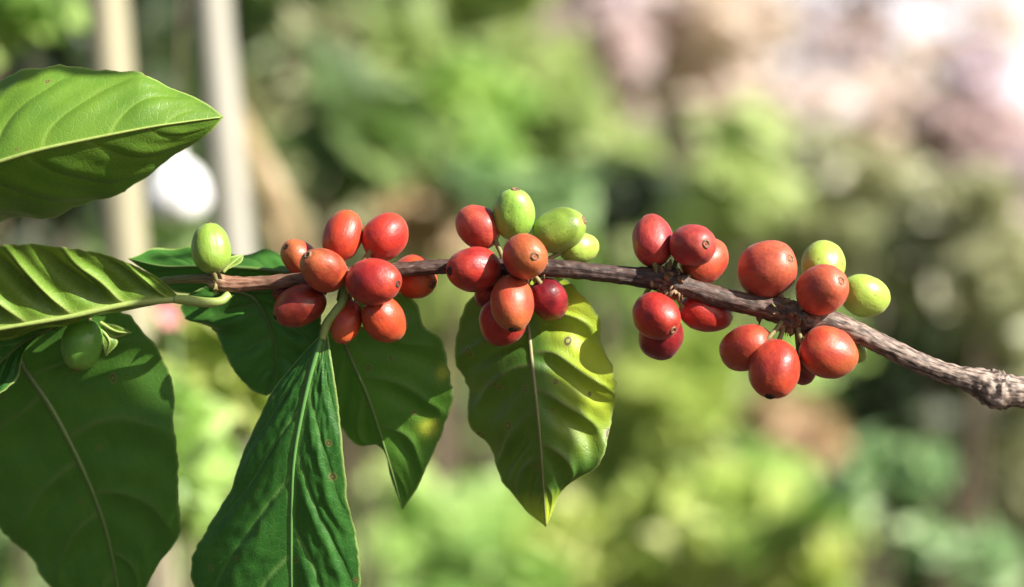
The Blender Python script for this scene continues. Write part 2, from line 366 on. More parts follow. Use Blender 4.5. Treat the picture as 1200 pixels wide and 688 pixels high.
# --- cherries
def calyx_mesh(parent, tip, ax, s, dark=False):
    """raised ring with a sunken navel on the end of a cherry"""
    prof = [(1.4, -.22), (1.15, .12), (.98, .36), (.78, .42), (.60, .16), (.46, -.12), (.30, -.06), (.15, .20), (.0, .24)]
    u = ax.orthogonal().normalized(); w = ax.cross(u); V, F = [], []; n = 22
    sd = random.random()*50
    for j, (rr, h) in enumerate(prof):
        for k in range(n):
            th = 2*math.pi*k/n
            g = 1+.16*nz(math.cos(th)*1.7, math.sin(th)*1.7, sd+j*.3)
            hh = h+.13*nz(math.cos(th)*2.5, math.sin(th)*2.5, sd+7+j*.2)
            V.append(tip+(u*math.cos(th)+w*math.sin(th))*rr*s*g+ax*hh*s)
    F = grid_faces(len(prof), n, True).tolist()
    return mesh_obj('calyx', V, F, CALDK if dark else CALYX, parent)

def cherry(cx, cy, z, long, short, tx, ty, mat, front=1, anchor=None, label=None, cal=4.5, stalk=True, dark=False, flat=.94):
    """centre px/py/depth, apparent semi-axes, pixel where the calyx end sits, front: calyx towards (1) or away (-1) from the lens"""
    a = max(long, short*1.10); d2 = math.hypot(tx-cx, ty-cy)
    dz = math.sqrt(max(0, a*a-d2*d2))*(-front)
    k = (FD+z*MM)/FD*MM
    C = P(cx, cy, z)
    ax = Vector((tx-cx, dz, -(ty-cy))).normalized()
    A, B = a*k, short*k
    u = ax.orthogonal().normalized()
    # turn u so that the flat side direction varies
    u = (Matrix.Rotation(random.uniform(0, 3.14), 3, ax) @ u); w = ax.cross(u)
    nu, nv = 44, 56; V, AX, LC = [], [], []; sd = random.random()*90
    for i in range(nu):
        ph = math.pi*i/(nu-1); ca, sa = -math.cos(ph), math.sin(ph)
        for j in range(nv):
            th = 2*math.pi*j/nv
            x, y = math.cos(th), math.sin(th)
            e = 1+.050*nz(x*sa*1.2, y*sa*1.2, ca*1.2+sd)+.014*nz(x*sa*3.2, y*sa*3.2, ca*3.2+sd)+.004*nz(x*sa*9, y*sa*9, ca*9+sd)
            groove = 1-.022*math.exp(-(x/.16)**2)*sa           # faint seam between the two beans
            rad = sa**.93*(1-.045*ca)                          # a touch fuller towards the stalk
            zc = ca*(1-.035*math.exp(-((1-abs(ca))/.03)))
            V.append(C+ax*A*zc*e+(u*x*1.0+w*y*flat)*B*rad*e*groove)
            AX.append(ca); LC.append((x*sa, y*sa, ca*1.2))
    o = mesh_obj('cherry', V, grid_faces(nu, nv, True), mat, branch, attrs={'axp': ('FLOAT', AX), 'loc': ('FLOAT_VECTOR', LC)}, label=label)
    set_origin(o, C)
    calyx_mesh(o, C+ax*A*.955, ax, cal*k, dark)
    if stalk:
        q0 = C-ax*A*.95
        qa, rad = stem_at(anchor if anchor is not None else cx)
        mid = (q0*.5+qa*.5)-ax*A*.12
        dirn = (q0-qa).normalized()
        v, f, al = tube([(*qa, 4.5*k), (*mid, 3.0*k), (*(q0), 3.4*k), (*(q0+ax*A*.08), 4.6*k)], 10, .12, 1.5, 14)
        mesh_obj('stalk', v, f, STALK, o)
    return o

G, Rr = 'green unripe coffee cherry', None
# cluster at the left node
cherry(352, 303, 22, 27, 21, 337, 289, ORNG, 1, 392, 'dull orange-red cherry half hidden at the left of its cluster', dark=True, cal=3)
cherry(402, 276, 4, 31, 24, 409, 247, SCAR, -1, 400)
cherry(452, 277, 6, 29, 27, 470, 258, SCAR, -1, 415, 'bright scarlet cherry with an orange flush, top right of its cluster')
cherry(379.5, 316, -32, 31, 25.5, 362, 299, ORNG, 1, 396, 'orange cherry facing the lens')
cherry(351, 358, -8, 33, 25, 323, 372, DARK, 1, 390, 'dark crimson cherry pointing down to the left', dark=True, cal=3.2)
cherry(438, 330, -42, 34, 28.5, 468, 333, RED, 1, 405, dark=True, cal=4)
cherry(405.5, 377, -4, 28, 19.5, 400, 402, SCAR, 1, 402, dark=True, cal=3)
cherry(450.5, 375, -8, 30, 25, 466, 396, SCAR, -1, 410)
cherry(486, 325, 34, 29, 26, 508, 334, SCAR, 1, 420)
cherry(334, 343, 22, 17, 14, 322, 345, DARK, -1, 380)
# cluster at the second node
cherry(560, 266, 14, 28, 25.5, 539, 250, PINK, -1, 592)
cherry(602.5, 251, 4, 31, 25, 604, 222, GREN, 1, 604, 'green unripe cherry standing upright on the branch')
cherry(655.5, 269.5, 6, 33, 26.5, 685, 258, GREN, 1, 622, 'green unripe cherry leaning to the right')
cherry(679, 291, 22, 24, 20, 700, 287, GYEL, -1, 628, 'yellow-green cherry half hidden behind the leaning green one')
cherry(555, 315.5, -24, 33, 28, 526, 318, RED, 1, 594, cal=4.2, dark=True)
cherry(615.5, 300.5, -50, 31, 27, 627, 301, ORNG, 1, 608, 'orange-red cherry whose round scar faces the lens')
cherry(600, 356, -38, 34, 26.5, 601, 387, ORNG, 1, 606, 'long orange-red cherry hanging below the branch', dark=True)
cherry(589, 377, 2, 29, 28, 584, 404, RED, -1, 600)
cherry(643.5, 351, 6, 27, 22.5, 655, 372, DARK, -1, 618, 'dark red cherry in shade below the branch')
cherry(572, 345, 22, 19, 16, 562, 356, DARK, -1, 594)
# cluster at the third node
cherry(765, 282, 6, 32, 26, 764, 254, PINK, -1, 774, 'rose cherry standing up with its stalk end towards the lens')
cherry(812.5, 287.5, -22, 30, 26.5, 825.5, 286.5, PINK, 1, 788, cal=4.6)
cherry(826, 305, 16, 32, 26.5, 846, 286, ORNG, -1, 792)
cherry(769.5, 371, -20, 31, 26.5, 788, 387, RED, 1, 774, cal=4.2)
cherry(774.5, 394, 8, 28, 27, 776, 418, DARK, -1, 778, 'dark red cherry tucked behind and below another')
cherry(828, 367, 22, 34, 23.5, 858, 374, RED, -1, 792, 'elongated cherry with an orange tip behind the branch')
# cluster at the fourth node
cherry(899.5, 315, 4, 37, 34.5, 923, 303, PINK, 1, 918, 'largest rose-red cherry above the branch')
cherry(964.5, 309, 34, 29, 26, 972, 286, GYEL, -1, 938, 'green cherry standing highest at its cluster')
cherry(964, 339.5, -22, 35, 29.5, 982, 329, PINK, 1, 936, cal=4.4)
cherry(1014, 347, 24, 31, 26, 1040, 356, GYEL, -1, 946, 'green cherry at the right end of the fruit')
cherry(874.5, 408, -2, 34, 28.5, 850, 420, ORNG, -1, 920, 'orange-red cherry at the lower left of its cluster')
cherry(907, 433, -28, 36, 30.5, 900, 465, RED, 1, 926, 'glossy deep red cherry hanging lowest of its cluster', dark=True, cal=5)
cherry(971, 413.5, -20, 35, 30.5, 1004, 427, ORNG, 1, 936, 'orange cherry below the branch on the right', dark=True, cal=3.2)
cherry(1003, 412, 24, 16, 13, 1012, 420, GYEL, -1, 950, 'small green cherry peeping from behind an orange one')
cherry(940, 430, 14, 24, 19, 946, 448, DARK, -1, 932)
# loose green ones at the tip
cherry(247.5, 291, -2, 30, 23.5, 244, 262, GREN, -1, 256, 'single green cherry standing at the leafy end of the branch')
cherry(96, 404, 40, 31, 25, 88, 434, GDRK, -1, 106, 'green cherry hanging under the folded leaf')

# --- leaves
def leaf(name, mid, left, right, mat, parent, nv=9, skew=.30, quilt=1.0, camber=0., wave=0., veinw=1.0, thick=1.0,
         label=None, yel=None, nu=230, ns=56, flip=False, rib=1, petiole=None, petmat=None, ripple=0., qr=1., seed=0., ph=(0., .35), ribmat=None, power=1.35, lift=0.):
    """mid/left/right: base-to-tip polylines of (px, py, depth px); left & right share base and tip with mid"""
    W = lambda L: [tuple(P(*q)+SUN*lift) for q in L]
    M, E0, E1 = (catmull(W(q), nu) for q in (mid, left, right))
    t = np.linspace(0, 1, nu)
    half = np.linspace(0, 1, ns)
    s = np.r_[-half[::-1], half[1:]]; nsv = len(s)
    PT = np.zeros((nu, nsv, 3))
    for j, sv in enumerate(s):
        E = E0 if sv < 0 else E1
        PT[:, j] = M+(E-M)*abs(sv)
    def normals(G_):
        du = np.gradient(G_, axis=0); dv = np.gradient(G_, axis=1)
        n = np.cross(du, dv); n /= np.linalg.norm(n, axis=2)[..., None]+1e-9
        return n
    n0 = normals(PT)
    flipn = -1 if n0[..., 1].mean() > 0 else 1          # normals towards the lens
    n0 = n0*flipn
    wd = np.linalg.norm(E0-M, axis=1)[:, None]*(s < 0)[None, :]+np.linalg.norm(E1-M, axis=1)[:, None]*(s >= 0)[None, :]
    length = np.linalg.norm(np.diff(M, axis=0), axis=1).sum()
    A = abs(s)[None, :]; TT = t[:, None]
    tip = np.clip(np.minimum(TT, 1-TT)*9, 0, 1)
    phs = np.where(s < 0, ph[0], ph[1])[None, :]
    wig = np.array([[nz(tt*5+seed, ss*1.5, 3.3) for ss in s] for tt in t])
    phi = nv*(TT-skew*A**power)+phs+.22*wig
    fr = abs(phi-np.round(phi))                         # 0 on a vein, .5 between two
    q = (np.sin(np.pi*(phi-np.floor(phi)))**2+.012)**.42-.15
    env = np.clip(A*3.2, 0, 1)*(1-A**4*.97)*tip
    asym = .65+.35*np.cos(2*np.pi*(phi-np.floor(phi))-.9)
    disp = quilt*q*env*asym*np.minimum(wd, .02)*.16*np.where(s > 0, qr, 1)[None, :]
    disp += camber*wd*(1-(2*A-1)**2)*.25*tip
    disp -= rib*.0005*np.exp(-(A*wd/.0011)**2)*0
    ww = np.array([[nz(tt*7+seed, 9.1 if ss < 0 else 2.2, 1.) for ss in s] for tt in t])
    disp += wave*A**2*ww*np.minimum(wd, .02)*1.1
    rip = np.array([[nz(tt*30+seed, ss*9, 4.) for ss in s] for tt in t])
    disp += ripple*rip*.0012*env
    PT = PT+n0*disp[..., None]
    # crenulated margin
    mg = np.array([nz(tt*26+seed, 0, 0)+.6*nz(tt*60+seed, 5, 0) for tt in t])[:, None]
    PT += ((np.where(s < 0, 1, 0)[None, :, None]*(E0-M)[:, None]+np.where(s >= 0, 1, 0)[None, :, None]*(E1-M)[:, None])*(A**6*mg*.028*tip)[..., None])
    dist = fr/nv*length*.75
    vw = veinw*.00050*(1-.7*A)*(.75+.4*(1-TT))
    fade = np.clip((1.02-A)*4, 0, 1)*np.clip((1-TT)*6, 0, 1)
    vein = np.exp(-(dist/vw)**2)*fade*(.35+.65*(1-A))
    mw = veinw*.00085*(1-.75*TT)
    vein = np.maximum(vein, np.exp(-(A*wd/mw)**2))
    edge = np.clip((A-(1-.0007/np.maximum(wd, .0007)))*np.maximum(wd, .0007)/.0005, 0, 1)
    X = TT*length*1000+0*A; Y = s[None, :]*wd*1000
    luv = np.stack([X+seed*31, Y+seed*17, 0*X], -1)
    ya = np.zeros_like(X) if yel is None else np.array([[yel(tt, ss, phi[i, j]-math.floor(phi[i, j])) for j, ss in enumerate(s)] for i, tt in enumerate(t)])
    faces = grid_faces(nu, nsv)
    if flipn < 0: faces = faces[:, ::-1]
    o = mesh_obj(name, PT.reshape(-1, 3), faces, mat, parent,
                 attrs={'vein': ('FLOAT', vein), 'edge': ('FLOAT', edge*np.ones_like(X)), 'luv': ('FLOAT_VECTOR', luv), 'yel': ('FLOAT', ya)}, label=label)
    # the raised midrib, a part of the leaf
    jm = ns-1; mc = PT[:, jm]; nm = n0[:, jm]
    idx = np.linspace(0, nu-3, 40).astype(int)
    pts = [(*(mc[i]+nm[i]*(.00012 if rib > 0 else -.0003)), thick*.00075*(1-.80*i/nu)) for i in idx]
    hold = o
    v, f, al = tube(pts, 10, .05, 1., 90)
    mesh_obj('midrib', v, f, ribmat or PET, hold)
    if petiole:
        pp = [(*(P(a, b, c_)+SUN*lift), rr*MM) for a, b, c_, rr in petiole]
        v, f, al = tube(pp, 12, .06, 1., 40)
        mesh_obj('petiole', v, f, petmat or PET, hold)
    return o

LM_BRIGHT = leaf_mat('leaf_bright', (.115, .215, .022), (.080, .175, .020), (.12, .21, .05), (.20, .32, .05), (.22, .45, .03), .09, .44, .25)
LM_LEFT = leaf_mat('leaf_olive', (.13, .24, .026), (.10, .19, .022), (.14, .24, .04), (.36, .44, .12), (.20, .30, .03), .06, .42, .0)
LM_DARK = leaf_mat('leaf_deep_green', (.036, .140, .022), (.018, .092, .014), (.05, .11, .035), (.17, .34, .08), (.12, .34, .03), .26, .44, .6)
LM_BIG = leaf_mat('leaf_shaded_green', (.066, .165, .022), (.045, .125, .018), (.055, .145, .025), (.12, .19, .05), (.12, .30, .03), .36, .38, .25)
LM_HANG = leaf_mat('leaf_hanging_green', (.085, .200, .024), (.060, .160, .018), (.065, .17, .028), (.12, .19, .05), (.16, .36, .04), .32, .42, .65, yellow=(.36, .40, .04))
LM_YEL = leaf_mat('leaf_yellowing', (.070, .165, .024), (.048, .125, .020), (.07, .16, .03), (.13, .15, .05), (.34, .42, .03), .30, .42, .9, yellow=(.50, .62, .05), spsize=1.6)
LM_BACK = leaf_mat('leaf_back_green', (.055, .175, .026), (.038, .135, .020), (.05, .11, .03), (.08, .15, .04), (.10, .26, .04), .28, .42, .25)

# folded leaf at the left
leaf('leaf', [(212, 350, -10), (150, 356, -22), (80, 371, -32), (0, 385, -38), (-90, 402, -40), (-180, 432, -36)],
     [(212, 350, -10), (190, 329, -28), (160, 312, -48), (110, 295, -68), (60, 287, -84), (0, 287, -96), (-90, 310, -96), (-150, 365, -70), (-180, 432, -36)],
     [(212, 350, -10), (175, 360, 4), (140, 367, 22), (110, 373, 36), (60, 387, 48), (0, 404, 50), (-90, 424, 30), (-180, 432, -36)],
     LM_LEFT, branch, nv=6.6, skew=.17, quilt=-3.0, qr=.1, nu=420, ns=80, camber=.1, wave=.15, veinw=1.5, thick=1.4, seed=1.3,
     label='folded olive-green leaf held level at the tip, striped with shade between its veins',
     petiole=[(268, 345, 2, 5), (258, 353, -4, 5.5), (240, 354.5, -8, 6), (222, 352, -10, 6), (204, 350.5, -12, 5)], power=1.0)
# big shaded leaf bottom left
leaf('leaf', [(8, 398, 72), (24, 425, 72), (60, 478, 78), (95, 545, 90), (121, 610, 106), (137, 680, 124), (146, 750, 140)],
     [(8, 398, 72), (-25, 430, 100), (-38, 490, 126), (-25, 560, 140), (5, 622, 146), (35, 660, 146), (75, 700, 144), (146, 750, 140)],
     [(8, 398, 72), (70, 366, 62), (130, 362, 54), (172, 395, 50), (196, 445, 50), (206, 510, 56), (209, 575, 68), (208, 628, 84), (180, 672, 108), (146, 750, 140)],
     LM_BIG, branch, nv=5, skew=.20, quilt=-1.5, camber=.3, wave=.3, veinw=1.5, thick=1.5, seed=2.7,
     label='large broad shaded leaf hanging at the lower left', petiole=[(100, 362, 60, 4), (60, 372, 70, 4), (25, 388, 72, 4), (8, 398, 72, 4)], ribmat=PETD, petmat=PETD)
# deep green pointed leaf
leaf('leaf', [(383, 381, -12), (372, 412, -12), (361, 452, -10), (346, 528, -2), (342, 595, 10), (342, 688, 30), (346, 790, 56)],
     [(383, 381, -12), (372, 396, -6), (348, 422, 4), (319, 461, 16), (290, 519, 30), (272, 568, 38), (241, 622, 56), (223, 664, 68), (240, 715, 72), (290, 765, 66), (346, 790, 56)],
     [(383, 381, -12), (387, 410, -13), (395, 465, -13), (404, 546, -8), (408, 590, 0), (419, 635, 12), (421, 690, 26), (400, 750, 30), (346, 790, 56)],
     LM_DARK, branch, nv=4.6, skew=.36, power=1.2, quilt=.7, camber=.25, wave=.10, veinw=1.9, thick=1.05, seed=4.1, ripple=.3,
     label='glossy deep green pointed leaf hanging in front below the left cluster', petiole=[(404, 335, -8, 4), (402, 352, -14, 5), (393, 366, -15, 5.5), (383, 381, -13, 5.5), (378, 398, -13, 4)],
     ribmat=simple_mat('green_rib', (.08, .22, .05), (.12, .27, .07), 60, .4, .2))
# hanging leaf behind the left cluster
leaf('leaf', [(398, 352, 30), (404, 400, 34), (432, 468, 48), (458, 548, 68), (472, 598, 82)],
     [(398, 352, 30), (376, 385, 48), (374, 440, 62), (392, 492, 74), (416, 515, 76), (446, 523, 74), (456, 555, 76), (472, 598, 82)],
     [(398, 352, 30), (440, 336, 26), (484, 351, 26), (496, 382, 28), (516, 396, 30), (528, 440, 38), (530, 470, 44), (515, 515, 56), (492, 566, 66), (472, 598, 82)],
     LM_HANG, branch, nv=4.5, skew=.28, power=1.2, quilt=-.9, camber=.2, wave=.3, veinw=.9, seed=5.9,
     yel=lambda t, s, f: min(1, 1.5*math.exp(-((t-.60-.10*s)/.028)**2-((s-.74)/.17)**2)+1.2*math.exp(-((t-.50)/.022)**2-((s-.92)/.08)**2)),
     label='mid-green spotted leaf hanging behind the left cluster', petiole=[(404, 326, 6, 4), (400, 340, 20, 4), (398, 352, 30, 4)], ribmat=PETD, petmat=PETD)
# leaf behind, further left
leaf('leaf', [(268, 338, 44), (300, 352, 46), (320, 392, 50), (322, 430, 62), (312, 464, 74)],
     [(268, 338, 44), (232, 340, 58), (212, 356, 66), (232, 376, 68), (252, 396, 68), (275, 436, 66), (292, 455, 72), (312, 464, 74)],
     [(268, 338, 44), (330, 330, 30), (368, 350, 26), (380, 385, 28), (372, 420, 36), (345, 448, 54), (312, 464, 74)],
     LM_BACK, branch, nv=4, skew=.25, quilt=1.2, camber=.2, wave=.3, seed=7.7, veinw=.8,
     label='short green leaf behind the bare stretch of stem', petiole=[(262, 334, 6, 4), (264, 336, 26, 4), (268, 338, 44, 4)], ribmat=PETD, petmat=PETD)
# level leaf seen almost edge on behind the tip
leaf('leaf', [(352, 322, 46), (300, 315, 50), (240, 312, 56), (190, 312, 64), (150, 303, 74)],
     [(352, 322, 46), (335, 300, 84), (290, 296, 92), (225, 289, 98), (180, 294, 96), (150, 303, 74)],
     [(352, 322, 46), (330, 344, 62), (290, 350, 72), (240, 350, 78), (195, 335, 82), (150, 303, 74)],
     LM_BACK, branch, nv=5, skew=.25, quilt=.8, camber=-.35, wave=.2, seed=8.4, veinw=.8,
     label='level dark leaf seen nearly edge-on behind the upright green cherry', petiole=[(400, 324, 6, 3.5), (380, 325, 26, 3.5), (352, 322, 46, 3.5)], ribmat=PETD, petmat=PETD)
# yellowing leaf
leaf('leaf', [(612, 328, 26), (620, 390, 26), (625, 436, 8), (630, 483, 0), (634, 529, 8), (640, 618, 46)],
     [(612, 328, 26), (572, 326, 52), (548, 348, 68), (536, 385, 78), (536, 427, 82), (553, 478, 80), (571, 520, 78), (590, 566, 68), (613, 594, 60), (640, 618, 46)],
     [(612, 328, 26), (655, 326, 34), (679, 343, 24), (701, 371, 10), (704, 399, 5), (715, 427, 5), (721, 459, 10), (718, 501, 16), (697, 543, 26), (660, 580, 38), (640, 618, 46)],
     LM_YEL, branch, nv=5.8, skew=.24, power=1.15, quilt=-1.5, qr=1.25, camber=.25, wave=.3, veinw=1.0, seed=10.2,
     yel=lambda t, s, f: min(1, max(0, (s-.12)*1.8))*min(1, max(0, (.74-t)*4))*(.45+.55*math.sin(math.pi*min(1, max(0, f)))**.6) if s > 0 and t < .74 else .9*min(1, max(0, (t-.84)*9)),
     label='yellowing leaf with brown spots hanging under the second cluster', petiole=[(608, 316, 4, 4), (610, 322, 16, 4), (612, 328, 26, 4)],
     ribmat=simple_mat('olive_rib', (.16, .17, .06), (.22, .21, .08), 60, .5, .2), petmat=PETD)
# small glossy leaf at the left border
leaf('leaf', [(62, 384, 46), (28, 402, 44), (0, 425, 46), (-40, 462, 54), (-90, 510, 66)],
     [(62, 384, 46), (40, 384, 44), (-10, 395, 40), (-60, 425, 44), (-90, 510, 66)],
     [(62, 384, 46), (42, 396, 34), (24, 427, 26), (12, 452, 26), (2, 466, 28), (-40, 500, 44), (-90, 510, 66)],
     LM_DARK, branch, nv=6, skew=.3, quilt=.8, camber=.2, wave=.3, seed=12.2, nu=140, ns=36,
     label='dark glossy leaf corner under the folded leaf', petiole=[(103, 362, 60, 3.5), (80, 372, 54, 3.5), (62, 384, 46, 3.5)], ribmat=PETD, petmat=PETD)
# young stipule leaves near the hanging green cherry
for k, (mm_, ll, rr_) in enumerate([
    ([(118, 378, 42), (136, 388, 40), (156, 390, 42)], [(118, 378, 42), (136, 381, 38), (156, 390, 42)], [(118, 378, 42), (132, 395, 44), (156, 390, 42)]),
    ([(118, 385, 44), (128, 400, 42), (124, 418, 44)], [(118, 385, 44), (120, 402, 40), (124, 418, 44)], [(118, 385, 44), (138, 400, 46), (124, 418, 44)]),
    ([(262, 318, 2), (275, 306, 4), (286, 298, 8)], [(262, 318, 2), (268, 302, 4), (286, 298, 8)], [(262, 318, 2), (282, 308, 6), (286, 298, 8)])]):
    leaf('stipule', mm_, ll, rr_, LM_BRIGHT, branch, nv=2, quilt=.3, seed=20+k, nu=40, ns=10, thick=.8)

# a leaf of the neighbouring shoot, upper left
shoot = empty('leafy_shoot', P(-170, 240, -30), 'broad bright green leaf of a neighbouring shoot reaching in at the upper left', 'leaf')
leaf('leaf', [(-190, 262, -10), (-90, 217, -26), (0, 189, -36), (56, 173, -38), (164, 151, -28), (215, 143, -18), (262, 137, -6)],
     [(-190, 262, -10), (-150, 180, 10), (-80, 120, 22), (0, 93, 22), (50, 82, 20), (82, 77, 18), (132, 85, 14), (167, 85, 10), (210, 103, 4), (240, 121, -2), (262, 137, -6)],
     [(-190, 262, -10), (-120, 300, 60), (-60, 290, 92), (0, 272, 96), (35, 261, 88), (87, 243, 68), (130, 225, 52), (148, 212, 44), (175, 202, 32), (210, 180, 16), (245, 155, 0), (262, 137, -6)],
     LM_BRIGHT, shoot, nv=7, skew=.25, quilt=.55, camber=.25, wave=.35, veinw=1.0, thick=1.3, seed=15.5,
     petiole=[(-330, 330, 10, 8), (-250, 290, 0, 5), (-190, 262, -10, 5)])
# ---- unseen twig added overhead, its leaves shaped to throw dappled shade on those below
over = empty('added_shade_twig', P(560, 380, 0)+SUN*.34, 'added leafy twig out of view, shaped to shade the leaves under the branch', 'twig')
def shade(mid, left, right, sd_):
    z = lambda L: [(a, b, 0) for a, b in L]
    leaf('leaf', z(mid), z(left), z(right), LM_HANG, over, nv=7, quilt=.8, nu=90, ns=24, seed=sd_, lift=.34)
shade([(300, 440), (250, 560), (190, 700)], [(300, 440), (240, 470), (160, 580), (190, 700)], [(300, 440), (330, 540), (290, 640), (190, 700)], 31)
shade([(310, 432), (220, 435), (90, 540)], [(310, 432), (255, 385), (180, 350), (105, 410), (90, 540)], [(310, 432), (320, 510), (250, 570), (160, 585), (90, 540)], 32)
shade([(612, 408), (640, 460), (680, 570)], [(612, 408), (580, 450), (600, 520), (680, 570)], [(612, 408), (665, 425), (700, 490), (680, 570)], 33)
shade([(-60, 40), (100, 32), (240, 50)], [(-60, 40), (60, -30), (180, -10), (240, 50)], [(-60, 40), (20, 96), (75, 68), (110, 84), (190, 68), (240, 50)], 35)
q = lambda a, b: tuple(P(a, b, 0)+SUN*.34)
v, f, al = tube([(*q(300, 190), .0012), (*q(440, 175), .0016), (*q(600, 180), .002), (*q(760, 170), .0024), (*q(1100, 150), .003)], 12, .1, 1.5, 60)
st = mesh_obj('stem', v, f, STALK, over)
for a_, b_ in (((300, 190), (300, 442)), ((345, 187), (310, 436)), ((660, 178), (612, 410))):
    v, f, al = tube([(*q(*a_), .0006), (*q((a_[0]+b_[0])/2+6, (a_[1]+b_[1])/2), .0005), (*q(*b_), .0006)], 8, 0, 1, 20)
    mesh_obj('petiole', v, f, PETD, over)
v, f, al = tube([(*P(-420, 700, 40), .0028), (*P(-380, 500, 24), .0026), (*P(-335, 330, 10), .0024), (*P(-330, 150, 6), .0020), (*P(-345, -60, 6), .0012)], 14, .08, 1.5, 60)
mesh_obj('stem', v, f, simple_mat('shoot_bark', (.09, .06, .035), (.2, .14, .08), 40, .6, .6), shoot)
leaf('leaf', [(-330, 60, 6), (-240, 20, -20), (-150, -30, -40), (-60, -60, -60)],
     [(-330, 60, 6), (-280, -20, -10), (-200, -80, -30), (-120, -90, -50), (-60, -60, -60)],
     [(-330, 60, 6), (-230, 80, -10), (-140, 40, -30), (-80, -20, -50), (-60, -60, -60)], LM_BRIGHT, shoot, nv=7, seed=3.3, nu=90, ns=24,
     petiole=[(-334, 90, 6, 4), (-330, 60, 6, 4)])

# ------------------------------------------------------------------ background
def leaf_cloud(centres, L, wr=.42, nrm_up=.5, seed=0, hang=0.):
    """centres (n,3); one folded six-point leaf each"""
    g = np.random.default_rng(seed); n = len(centres)
    d = g.normal(size=(n, 3)); d[:, 2] = d[:, 2]*.6-hang; d /= np.linalg.norm(d, axis=1)[:, None]
    up = g.normal(size=(n, 3))*(1-nrm_up)+np.array([.6, -.7, .8])*nrm_up*1.6
    w = np.cross(d, up); w /= np.linalg.norm(w, axis=1)[:, None]+1e-9; nn = np.cross(w, d)
    l = (L*g.uniform(.6, 1.25, n))[:, None]
    pt = []
    for a, b, h in ((-.5, 0, 0), (-.18, .5, .09), (.2, .42, .07), (.55, 0, -.12), (.2, -.42, .07), (-.18, -.5, .09)):
        pt.append(centres+d*l*a+w*l*wr*b+nn*l*h)
    V = np.stack(pt, 1).reshape(-1, 3)
    b = (np.arange(n)*6)[:, None]
    F = np.concatenate([b+np.array([0, 1, 2, 3])[None], b+np.array([0, 3, 4, 5])[None]])
    rnd = np.repeat(g.random(n), 6)
    return V, F, rnd
MAT = {
 'yellow': foliage_mat('foliage_yellow_green', (.18, .32, .06), (.58, .68, .20), (.50, .60, .10), .42),
 'bright': foliage_mat('foliage_bright_green', (.15, .31, .07), (.48, .66, .20), (.34, .55, .10), .42),
 'mint':   foliage_mat('foliage_cool_green', (.14, .27, .11), (.50, .66, .34), (.28, .50, .18), .38),
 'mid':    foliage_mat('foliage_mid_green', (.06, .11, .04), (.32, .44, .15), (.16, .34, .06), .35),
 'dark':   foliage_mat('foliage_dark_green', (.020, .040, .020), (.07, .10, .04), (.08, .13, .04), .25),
 'olive':  foliage_mat('foliage_olive', (.20, .23, .11), (.55, .56, .33), (.30, .30, .12), .35),
 'pale':   foliage_mat('foliage_pale_green', (.22, .34, .08), (.54, .66, .26), (.56, .62, .26), .5),
 'mauve':  foliage_mat('foliage_glow_mauve', (.42, .30, .30), (.78, .66, .64), (.76, .62, .60), .55),  # rosy leaf colour stands in for the pink glow at upper right
 'peach':  foliage_mat('foliage_glow_tan', (.60, .50, .42), (.86, .76, .66), (.84, .72, .60), .6),  # pale leaf colour stands in for the whitish glow at upper right
 'tan':    foliage_mat('foliage_straw', (.36, .24, .12), (.60, .46, .26), (.55, .40, .20), .35),
}
STEMM = simple_mat('shrub_stem', (.10, .07, .05), (.20, .15, .10), 30, .8, .6, .002)
TRUNKM = simple_mat('tree_bark', (.06, .045, .04), (.14, .11, .09), 20, .85, .8, .01, stretch=(1, 1, .2))
def shrub(name, px, py, D, rw, rh, kind, n, L, label, cat, seed, group=None, hang=0., gap=.0, trunk_r=.012, mat_stem=None):
    """crown centred on photo pixel (px,py) at distance D, half sizes rw, rh in photo pixels"""
    g = np.random.default_rng(seed)
    k = D/FD*MM; C = np.array(PD(px, py, D)); rx, rz = rw*k, rh*k; ry = max(rx, rz)*.8
    C[2] = max(C[2], rz*.5+.05)
    base = Vector((C[0]+g.uniform(-.1, .1)*rx, C[1], 0))
    o = empty(name, base, label, cat, group)
    ncl = max(6, int(n/26))
    cc = g.normal(size=(ncl, 3)); cc /= np.linalg.norm(cc, axis=1)[:, None]; cc *= (g.random(ncl)**.45)[:, None]
    idx = g.integers(0, ncl, n)
    q = cc[idx]+g.normal(size=(n, 3))*.17
    pts = C+q*np.array([rx, ry, rz])
    pts = pts[pts[:, 2] > .01]
    V, F, rnd = leaf_cloud(pts, L, seed=seed, hang=hang)
    tone = np.repeat(g.random(ncl)[idx][:len(pts)], 6)
    mesh_obj('crown' if 'tree' in name else 'foliage', V, F, MAT[kind], o, smooth=False, attrs={'rnd': ('FLOAT', .45*rnd+.55*tone)})
    if 'tree' in name:
        top = C+np.array([0, 0, rz*.3])
        v, f, al = tube([(*base, trunk_r*1.3), (*(base*.5+Vector(top)*.5+Vector((.03, 0, 0))), trunk_r), (*top, trunk_r*.4)], 10, .15, 1.5, 30)
        mesh_obj('trunk', v, f, mat_stem or TRUNKM, o)
        for j in range(5):
            e = C+cc[j]*np.array([rx, ry, rz])*.8; s0 = np.array(base)*.35+top*.65
            v, f, al = tube([(*s0, trunk_r*.5), (*((s0+e)/2+np.array([0, 0, .04])), trunk_r*.35), (*e, trunk_r*.12)], 6, .1, 1, 10)
            mesh_obj('limb', v, f, mat_stem or TRUNKM, o)
    else:
        for j in range(4):
            e = C+cc[j]*np.array([rx, ry, rz])*.8
            v, f, al = tube([(*(base+Vector((g.uniform(-.03, .03), g.uniform(-.03, .03), 0))), trunk_r), (*((np.array(base)+e)/2+np.array([g.uniform(-.05, .05), 0, 0])), trunk_r*.7), (*e, trunk_r*.25)], 6, .1, 1, 12)
            mesh_obj('stem', v, f, mat_stem or STEMM, o)
    return o

